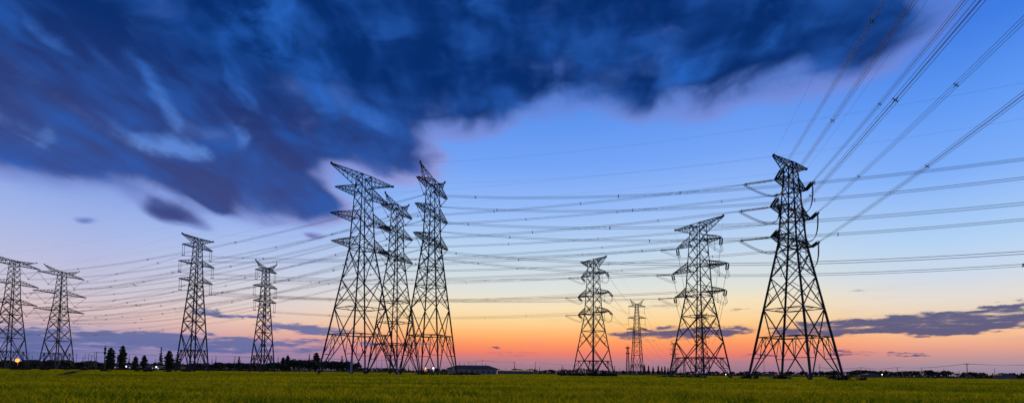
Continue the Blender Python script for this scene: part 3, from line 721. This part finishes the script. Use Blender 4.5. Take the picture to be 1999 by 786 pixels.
def mixc(f, a, b):
    n = NN('ShaderNodeMix'); n.data_type = 'RGBA'
    if isinstance(f, (int, float)): n.inputs[0].default_value = f
    else: LK(f, n.inputs[0])
    for s, v in ((6, a), (7, b)):
        if isinstance(v, tuple): n.inputs[s].default_value = (*v, 1)
        else: LK(v, n.inputs[s])
    return n.outputs[2]
dx, dy, dz = sx.outputs
az = M('ARCTAN2', dx, dy); hyp = M('SQRT', M('ADD', M('MULTIPLY', dx, dx), M('MULTIPLY', dy, dy))); tt = M('DIVIDE', dz, M('MAXIMUM', hyp, .05))
def ramp(stops, tmax=1.3):
    n = NN('ShaderNodeValToRGB'); LK(M('DIVIDE', tt, tmax, clamp=True), n.inputs[0]); e = n.color_ramp.elements
    while len(e) > 1: e.remove(e[-1])
    e[0].position = 0; e[0].color = (*s2l(stops[0][1]), 1)
    for t, c in stops[1:]:
        q = e.new(min(1, t/tmax)); q.color = (*s2l(c), 1)
    return n.outputs[0]
cen = ramp([(0, (140, 112, 138)), (.016, (162, 124, 142)), (.026, (188, 124, 134)), (.040, (238, 126, 108)), (.058, (252, 150, 98)), (.080, (255, 184, 116)), (.103, (252, 210, 148)), (.135, (247, 226, 186)), (.172, (222, 226, 220)), (.25, (188, 213, 240)), (.333, (153, 190, 248)), (.435, (116, 164, 246)), (.587, (78, 138, 234)), (.74, (40, 100, 205)), (1.2, (12, 55, 140))])
lef = ramp([(0, (122, 118, 165)), (.012, (130, 126, 176)), (.03, (140, 134, 182)), (.05, (176, 158, 188)), (.073, (212, 184, 188)), (.096, (216, 196, 202)), (.127, (200, 196, 216)), (.165, (186, 190, 223)), (.227, (162, 181, 232)), (.29, (134, 163, 228)), (.4, (85, 130, 212)), (.55, (35, 88, 180)), (1.2, (10, 45, 115))])
mdl = ramp([(0, (128, 118, 158)), (.012, (138, 124, 168)), (.035, (170, 138, 168)), (.06, (218, 166, 162)), (.085, (234, 194, 176)), (.115, (224, 207, 204)), (.15, (212, 210, 220)), (.21, (180, 198, 236)), (.3, (140, 172, 238)), (.4, (95, 145, 230)), (.55, (50, 105, 205)), (.7, (30, 85, 180)), (1.2, (10, 48, 125))])
rig = ramp([(0, (144, 128, 150)), (.015, (162, 142, 160)), (.03, (196, 150, 150)), (.045, (232, 164, 142)), (.065, (248, 192, 148)), (.09, (238, 208, 178)), (.12, (228, 220, 212)), (.16, (204, 218, 236)), (.22, (174, 208, 246)), (.325, (124, 173, 249)), (.437, (92, 151, 243)), (.55, (62, 124, 228)), (1.2, (14, 60, 150))])
base = mixc(smooth(az, -.72, -.50, kind='LINEAR'), lef, mdl)
base = mixc(smooth(az, -.50, -.12), base, cen)
base = mixc(smooth(az, .42, .78), base, rig)
# cloud field: streaks in the plane of the cloud deck + placed masses, all functions of the sky direction
zc_ = M('ADD', M('MAXIMUM', dz, 0), .06)
cp = NN('ShaderNodeCombineXYZ'); LK(M('DIVIDE', dx, zc_), cp.inputs[0]); LK(M('DIVIDE', dy, zc_), cp.inputs[1])
def noise(vec, scale, det=4, rough=.55, stretch=None, loc=(0, 0, 0)):
    mp = NN('ShaderNodeMapping'); mp.inputs['Scale'].default_value = stretch or (1, 1, 1); mp.inputs['Location'].default_value = loc; LK(vec, mp.inputs[0])
    n = NN('ShaderNodeTexNoise'); n.inputs['Scale'].default_value = scale; n.inputs['Detail'].default_value = det; n.inputs['Roughness'].default_value = rough; LK(mp.outputs[0], n.inputs[0]); return n
streak = noise(cp.outputs[0], 1.15, 3.0, .5, (1.5, .34, 1), (3.1, 1.7, 0)).outputs[0]
streak2 = noise(cp.outputs[0], 3.2, 3.5, .55, (1.7, .36, 1), (7.1, .7, 0)).outputs[0]
at = NN('ShaderNodeCombineXYZ'); LK(az, at.inputs[0]); LK(tt, at.inputs[1])
wn = noise(at.outputs[0], 5.0, 2.4, .5, (1, 1.6, 1), (2, 5, 1)).outputs[1]
vm = NN('ShaderNodeVectorMath'); vm.operation = 'MULTIPLY_ADD'; LK(wn, vm.inputs[0]); vm.inputs[1].default_value = (.16, .11, 0); vm.inputs[2].default_value = (-.08, -.055, 0)
# less wobble near the horizon
vs = NN('ShaderNodeVectorMath'); vs.operation = 'SCALE'; LK(vm.outputs[0], vs.inputs[0]); LK(smooth(tt, .05, .35, .12, 1.), vs.inputs['Scale'])
va = NN('ShaderNodeVectorMath'); va.operation = 'ADD'; LK(at.outputs[0], va.inputs[0]); LK(vs.outputs[0], va.inputs[1]); WV = va.outputs[0]
def blobs(lst, vec):
    acc = None; cur = vec
    for bi, (px, py, rx, ry, rot, wt) in enumerate(lst):
        if bi and bi % 6 == 0:      # keeps the evaluation in order (few live values at a time)
            q = NN('ShaderNodeVectorMath'); q.operation = 'MULTIPLY_ADD'; LK(acc, q.inputs[0]); q.inputs[1].default_value = (1e-7, 1e-7, 0); LK(vec, q.inputs[2]); cur = q.outputs[0]
        d = ray(px, py); A = math.atan2(d.x, d.y); hy = math.hypot(d.x, d.y); T_ = d.z/hy
        ca = math.cos(A); mp = NN('ShaderNodeMapping'); mp.vector_type = 'TEXTURE'; mp.inputs['Location'].default_value = (A, T_, 0); mp.inputs['Rotation'].default_value = (0, 0, R_(-rot)); mp.inputs['Scale'].default_value = (rx*ca*ca/F, ry*ca/F, 1)
        LK(cur, mp.inputs[0]); ln = NN('ShaderNodeVectorMath'); ln.operation = 'LENGTH'; LK(mp.outputs[0], ln.inputs[0])
        v = smooth(ln.outputs['Value'], 0., 1.35, wt, 0.)
        acc = v if acc is None else M('ADD', acc, v)
    return acc
hi = [  # px, py, rx, ry, rotation clockwise deg, weight
 (100, 50, 480, 260, 0, 1.2), (430, 80, 420, 240, 0, .9), (20, 235, 260, 120, 8, .9), (290, 325, 280, 82, 12, 1.0), (460, 355, 200, 66, 10, .8), (610, 392, 100, 34, 10, .75), (180, 250, 200, 90, 5, .4), (520, 285, 150, 62, 10, .75), (420, 200, 160, 80, 0, .3), (560, 350, 130, 40, 10, .5), (720, 330, 90, 22, 0, .18),
 (640, 255, 230, 95, 12, 1.0), (780, 285, 110, 42, 10, .6), (560, 190, 200, 100, 0, .55), (730, 190, 170, 90, 0, .55), (760, 60, 300, 190, 0, .9), (1000, 50, 300, 190, 0, 1.0), (1250, 50, 300, 190, 0, 1.0), (1330, 175, 190, 60, -8, .45), (900, 195, 170, 70, 0, .55), (1060, 190, 110, 60, 0, .3), (1230, 185, 90, 45, 0, .25),
 (1480, 40, 240, 180, 0, .8), (1420, 210, 120, 45, -10, .45), (1590, 20, 170, 130, -15, .55), (1700, 0, 230, 110, -25, .42), (1630, 140, 170, 60, -30, .30), (1760, 90, 200, 70, -35, .20), (1850, 20, 150, 70, -35, .16),
 (350, 425, 80, 22, 8, .95), (425, 406, 62, 18, 0, .8), (145, 418, 26, 11, 0, .7), (606, 447, 22, 9, 0, .42), (300, -120, 900, 160, 0, .6), (1200, -120, 600, 160, 0, .7),
 ]
rift = [(298, 140, 26, 60, -8, .5), (312, 205, 14, 62, -14, .85), (342, 262, 16, 42, -28, .6), (300, 290, 40, 17, 4, 1.0), (362, 300, 44, 11, 18, .75), (395, 305, 22, 8, 20, .6), (445, 245, 26, 44, -20, .4), (462, 262, 12, 36, -22, .35),
 (470, 180, 26, 46, -25, .55), (452, 130, 22, 60, -12, .3), (545, 20, 40, 50, -15, .55), (480, 45, 60, 60, -25, .45), (540, 95, 40, 60, -10, .35), (620, 185, 50, 30, 20, .6), (640, 130, 60, 60, -10, .3), (700, 212, 70, 18, 22, .6), (745, 232, 40, 14, 15, .35),
 (1345, 145, 60, 30, -20, .75), (1310, 165, 30, 14, -20, .4), (1500, 75, 30, 46, 15, .45), (1580, 150, 60, 20, -30, .35), (1120, 70, 110, 30, -20, .2), (92, 272, 14, 24, 0, .4), (30, 248, 70, 12, 25, .5), (230, 262, 70, 10, 18, .4), (60, 40, 90, 14, 35, .35), (120, 90, 80, 12, 38, .35), (210, 130, 90, 16, 30, .3), (30, 150, 90, 18, 25, .25), (990, 40, 40, 60, 0, .15)]
lo = [(450, 613, 110, 6, 2, .8), (600, 641, 110, 11, 2, .95), (190, 662, 340, 22, -1, 1.0), (430, 672, 280, 17, 2, .85), (60, 690, 300, 20, 0, .5), (620, 668, 160, 10, 0, .5), (1330, 648, 120, 14, -2, 1.1), (1225, 655, 40, 8, 0, .6), (1430, 645, 45, 11, 0, .7), (1270, 655, 60, 10, 0, .5),
      (1780, 632, 210, 22, 0, 1.1), (1930, 620, 130, 26, -3, .9), (1860, 640, 160, 16, 0, .5), (1965, 597, 70, 9, -6, .7), (1640, 640, 150, 16, 0, .8), (1560, 645, 60, 14, 0, .5), (1650, 688, 90, 5, 0, .6), (1775, 692, 44, 3.2, 0, .75), (1490, 691, 60, 4, 0, .4), (960, 680, 14, 3, 0, .6), (1445, 603, 32, 5, 0, .55), (1700, 565, 60, 6, 0, .3), (1000, 690, 160, 4, 0, .25), (800, 672, 120, 6, 0, .35), (1560, 604, 50, 6, 0, .35), (1290, 597, 60, 9, 0, .28)]
H_ = M('MINIMUM', blobs(hi, WV), 1.08)
wv2 = NN('ShaderNodeVectorMath'); wv2.operation = 'MULTIPLY_ADD'; LK(vs.outputs[0], wv2.inputs[0]); wv2.inputs[1].default_value = (.6, .6, 0); LK(at.outputs[0], wv2.inputs[2])
RF = blobs([(a, b, c*1.4+4, d*1.4+4, e, f*.85) for a, b, c, d, e, f in rift], wv2.outputs[0])
fine = noise(WV, 15, 4, .6, (1, 1.1, 1), (24, 3, 2)).outputs[0]
# soft billows and streaks modulate the high cloud
bil = noise(WV, 5.0, 2.6, .5, (1, 1.3, 1), (4, 1, 7)).outputs[0]
mod = M('ADD', M('ADD', M('MULTIPLY', M('SUBTRACT', streak, .5), .95), M('MULTIPLY', M('SUBTRACT', streak2, .5), .60)), M('ADD', M('MULTIPLY', M('SUBTRACT', bil, .5), 1.15), M('MULTIPLY', M('SUBTRACT', fine, .5), .55)))
Hm = M('ADD', H_, M('MULTIPLY', mod, smooth(H_, .02, .55, .0, 1.)))
D = smooth(Hm, -.02, 1.2)
fr = smooth(D, .0, .26)
core = smooth(D, .14, .92)
pinkf = mixc(smooth(tt, .30, .62), s2l((172, 156, 202)), s2l((94, 128, 210)))
pinkf = mixc(smooth(az, -.6, -.1), mixc(.8, pinkf, s2l((104, 136, 212))), pinkf)
navy = mixc(smooth(tt, .22, .62), s2l((62, 74, 134)), s2l((4, 44, 108)))
bil2 = noise(WV, 7, 3, .55, (1, 1.2, 1), (14, 3, 2)).outputs[0]
navy2 = mixc(M('MULTIPLY', smooth(M('ADD', M('MULTIPLY', bil2, .6), M('MULTIPLY', streak2, .4)), .42, .68), .62), navy, s2l((40, 98, 190)))
skyc = mixc(M('MULTIPLY', fr, .70), base, pinkf)
skyc = mixc(core, skyc, navy2)
rc = mixc(smooth(tt, .22, .58), s2l((122, 162, 232)), s2l((40, 104, 200)))
rfm = M('MULTIPLY', smooth(M('ADD', RF, M('MULTIPLY', M('ADD', M('SUBTRACT', streak2, .5), M('SUBTRACT', fine, .5)), smooth(RF, .0, .4, 0., 2.0))), .0, 1.3), core)
skyc = mixc(M('MULTIPLY', rfm, .80), skyc, rc)
# low stratus
lw_ = noise(at.outputs[0], 22, 6, .65, (1, 4, 1), (1, 2, 3)).outputs[1]
v2 = NN('ShaderNodeVectorMath'); v2.operation = 'MULTIPLY_ADD'; LK(lw_, v2.inputs[0]); v2.inputs[1].default_value = (.13, .034, 0); v2.inputs[2].default_value = (-.065, -.017, 0)
v3 = NN('ShaderNodeVectorMath'); v3.operation = 'ADD'; LK(at.outputs[0], v3.inputs[0]); LK(v2.outputs[0], v3.inputs[1])
Lo = M('MINIMUM', blobs(lo, v3.outputs[0]), .86)
ln_ = noise(at.outputs[0], 13, 6, .65, (1, 7, 1), (5, 2, 3)).outputs[0]
Lm = M('ADD', Lo, M('MULTIPLY', M('MULTIPLY', M('SUBTRACT', ln_, .5), 3.4), smooth(Lo, .05, .5)))
LD = smooth(Lm, .05, .78)
slate = mixc(smooth(az, -.35, .1), s2l((94, 106, 160)), s2l((64, 76, 124)))
skyc = mixc(M('MULTIPLY', LD, .92), skyc, slate)
# faint cirrus ripples low in the afterglow
rip = noise(at.outputs[0], 7, 4, .6, (1, 12, 1), (9, 2, 3)).outputs[0]
skyc = mixc(M('MULTIPLY', M('MULTIPLY', smooth(rip, .52, .75), smooth(tt, .20, .02)), M('MULTIPLY', smooth(az, -.35, .05), .25)), skyc, s2l((196, 136, 144)))
nis = NN('ShaderNodeTexSky'); nis.sky_type = 'NISHITA'; nis.sun_disc = False; nis.sun_elevation = R_(1.0); nis.sun_rotation = R_(9)
add = NN('ShaderNodeMix'); add.data_type = 'RGBA'; add.blend_type = 'ADD'; add.inputs[0].default_value = 1.0
scn = NN('ShaderNodeMix'); scn.data_type = 'RGBA'; scn.blend_type = 'MULTIPLY'; scn.inputs[0].default_value = 1.0; LK(nis.outputs[0], scn.inputs[6]); scn.inputs[7].default_value = (.0015, .0015, .0015, 1)
LK(skyc, add.inputs[6]); LK(scn.outputs[2], add.inputs[7])
bg = NN('ShaderNodeBackground'); LK(add.outputs[2], bg.inputs[0]); bg.inputs[1].default_value = 1.0
ow = NN('ShaderNodeOutputWorld'); LK(bg.outputs[0], ow.inputs[0])
w.cycles.sampling_method = 'MANUAL'; w.cycles.sample_map_resolution = 512
# warm sun lamp raised above the horizon behind the pylons to brighten the rice
sl = bpy.data.lights.new('sun', 'SUN'); sl.energy = 3.2; sl.angle = R_(10); sl.color = (1, .72, .38); so = bpy.data.objects.new('sun', sl); col.objects.link(so)
e = R_(13); a = R_(9); dirv = Vector((math.sin(a)*math.cos(e), math.cos(a)*math.cos(e), math.sin(e))); so.rotation_euler = (-dirv).to_track_quat('-Z', 'Y').to_euler(); so.location = (0, 0, 100)

scene.view_settings.view_transform = 'Standard'; scene.view_settings.look = 'None'; scene.view_settings.exposure = 0; scene.view_settings.gamma = 1
scene.render.engine = 'CYCLES'; scene.cycles.max_bounces = 6; scene.cycles.use_denoising = False if False else scene.cycles.use_denoising
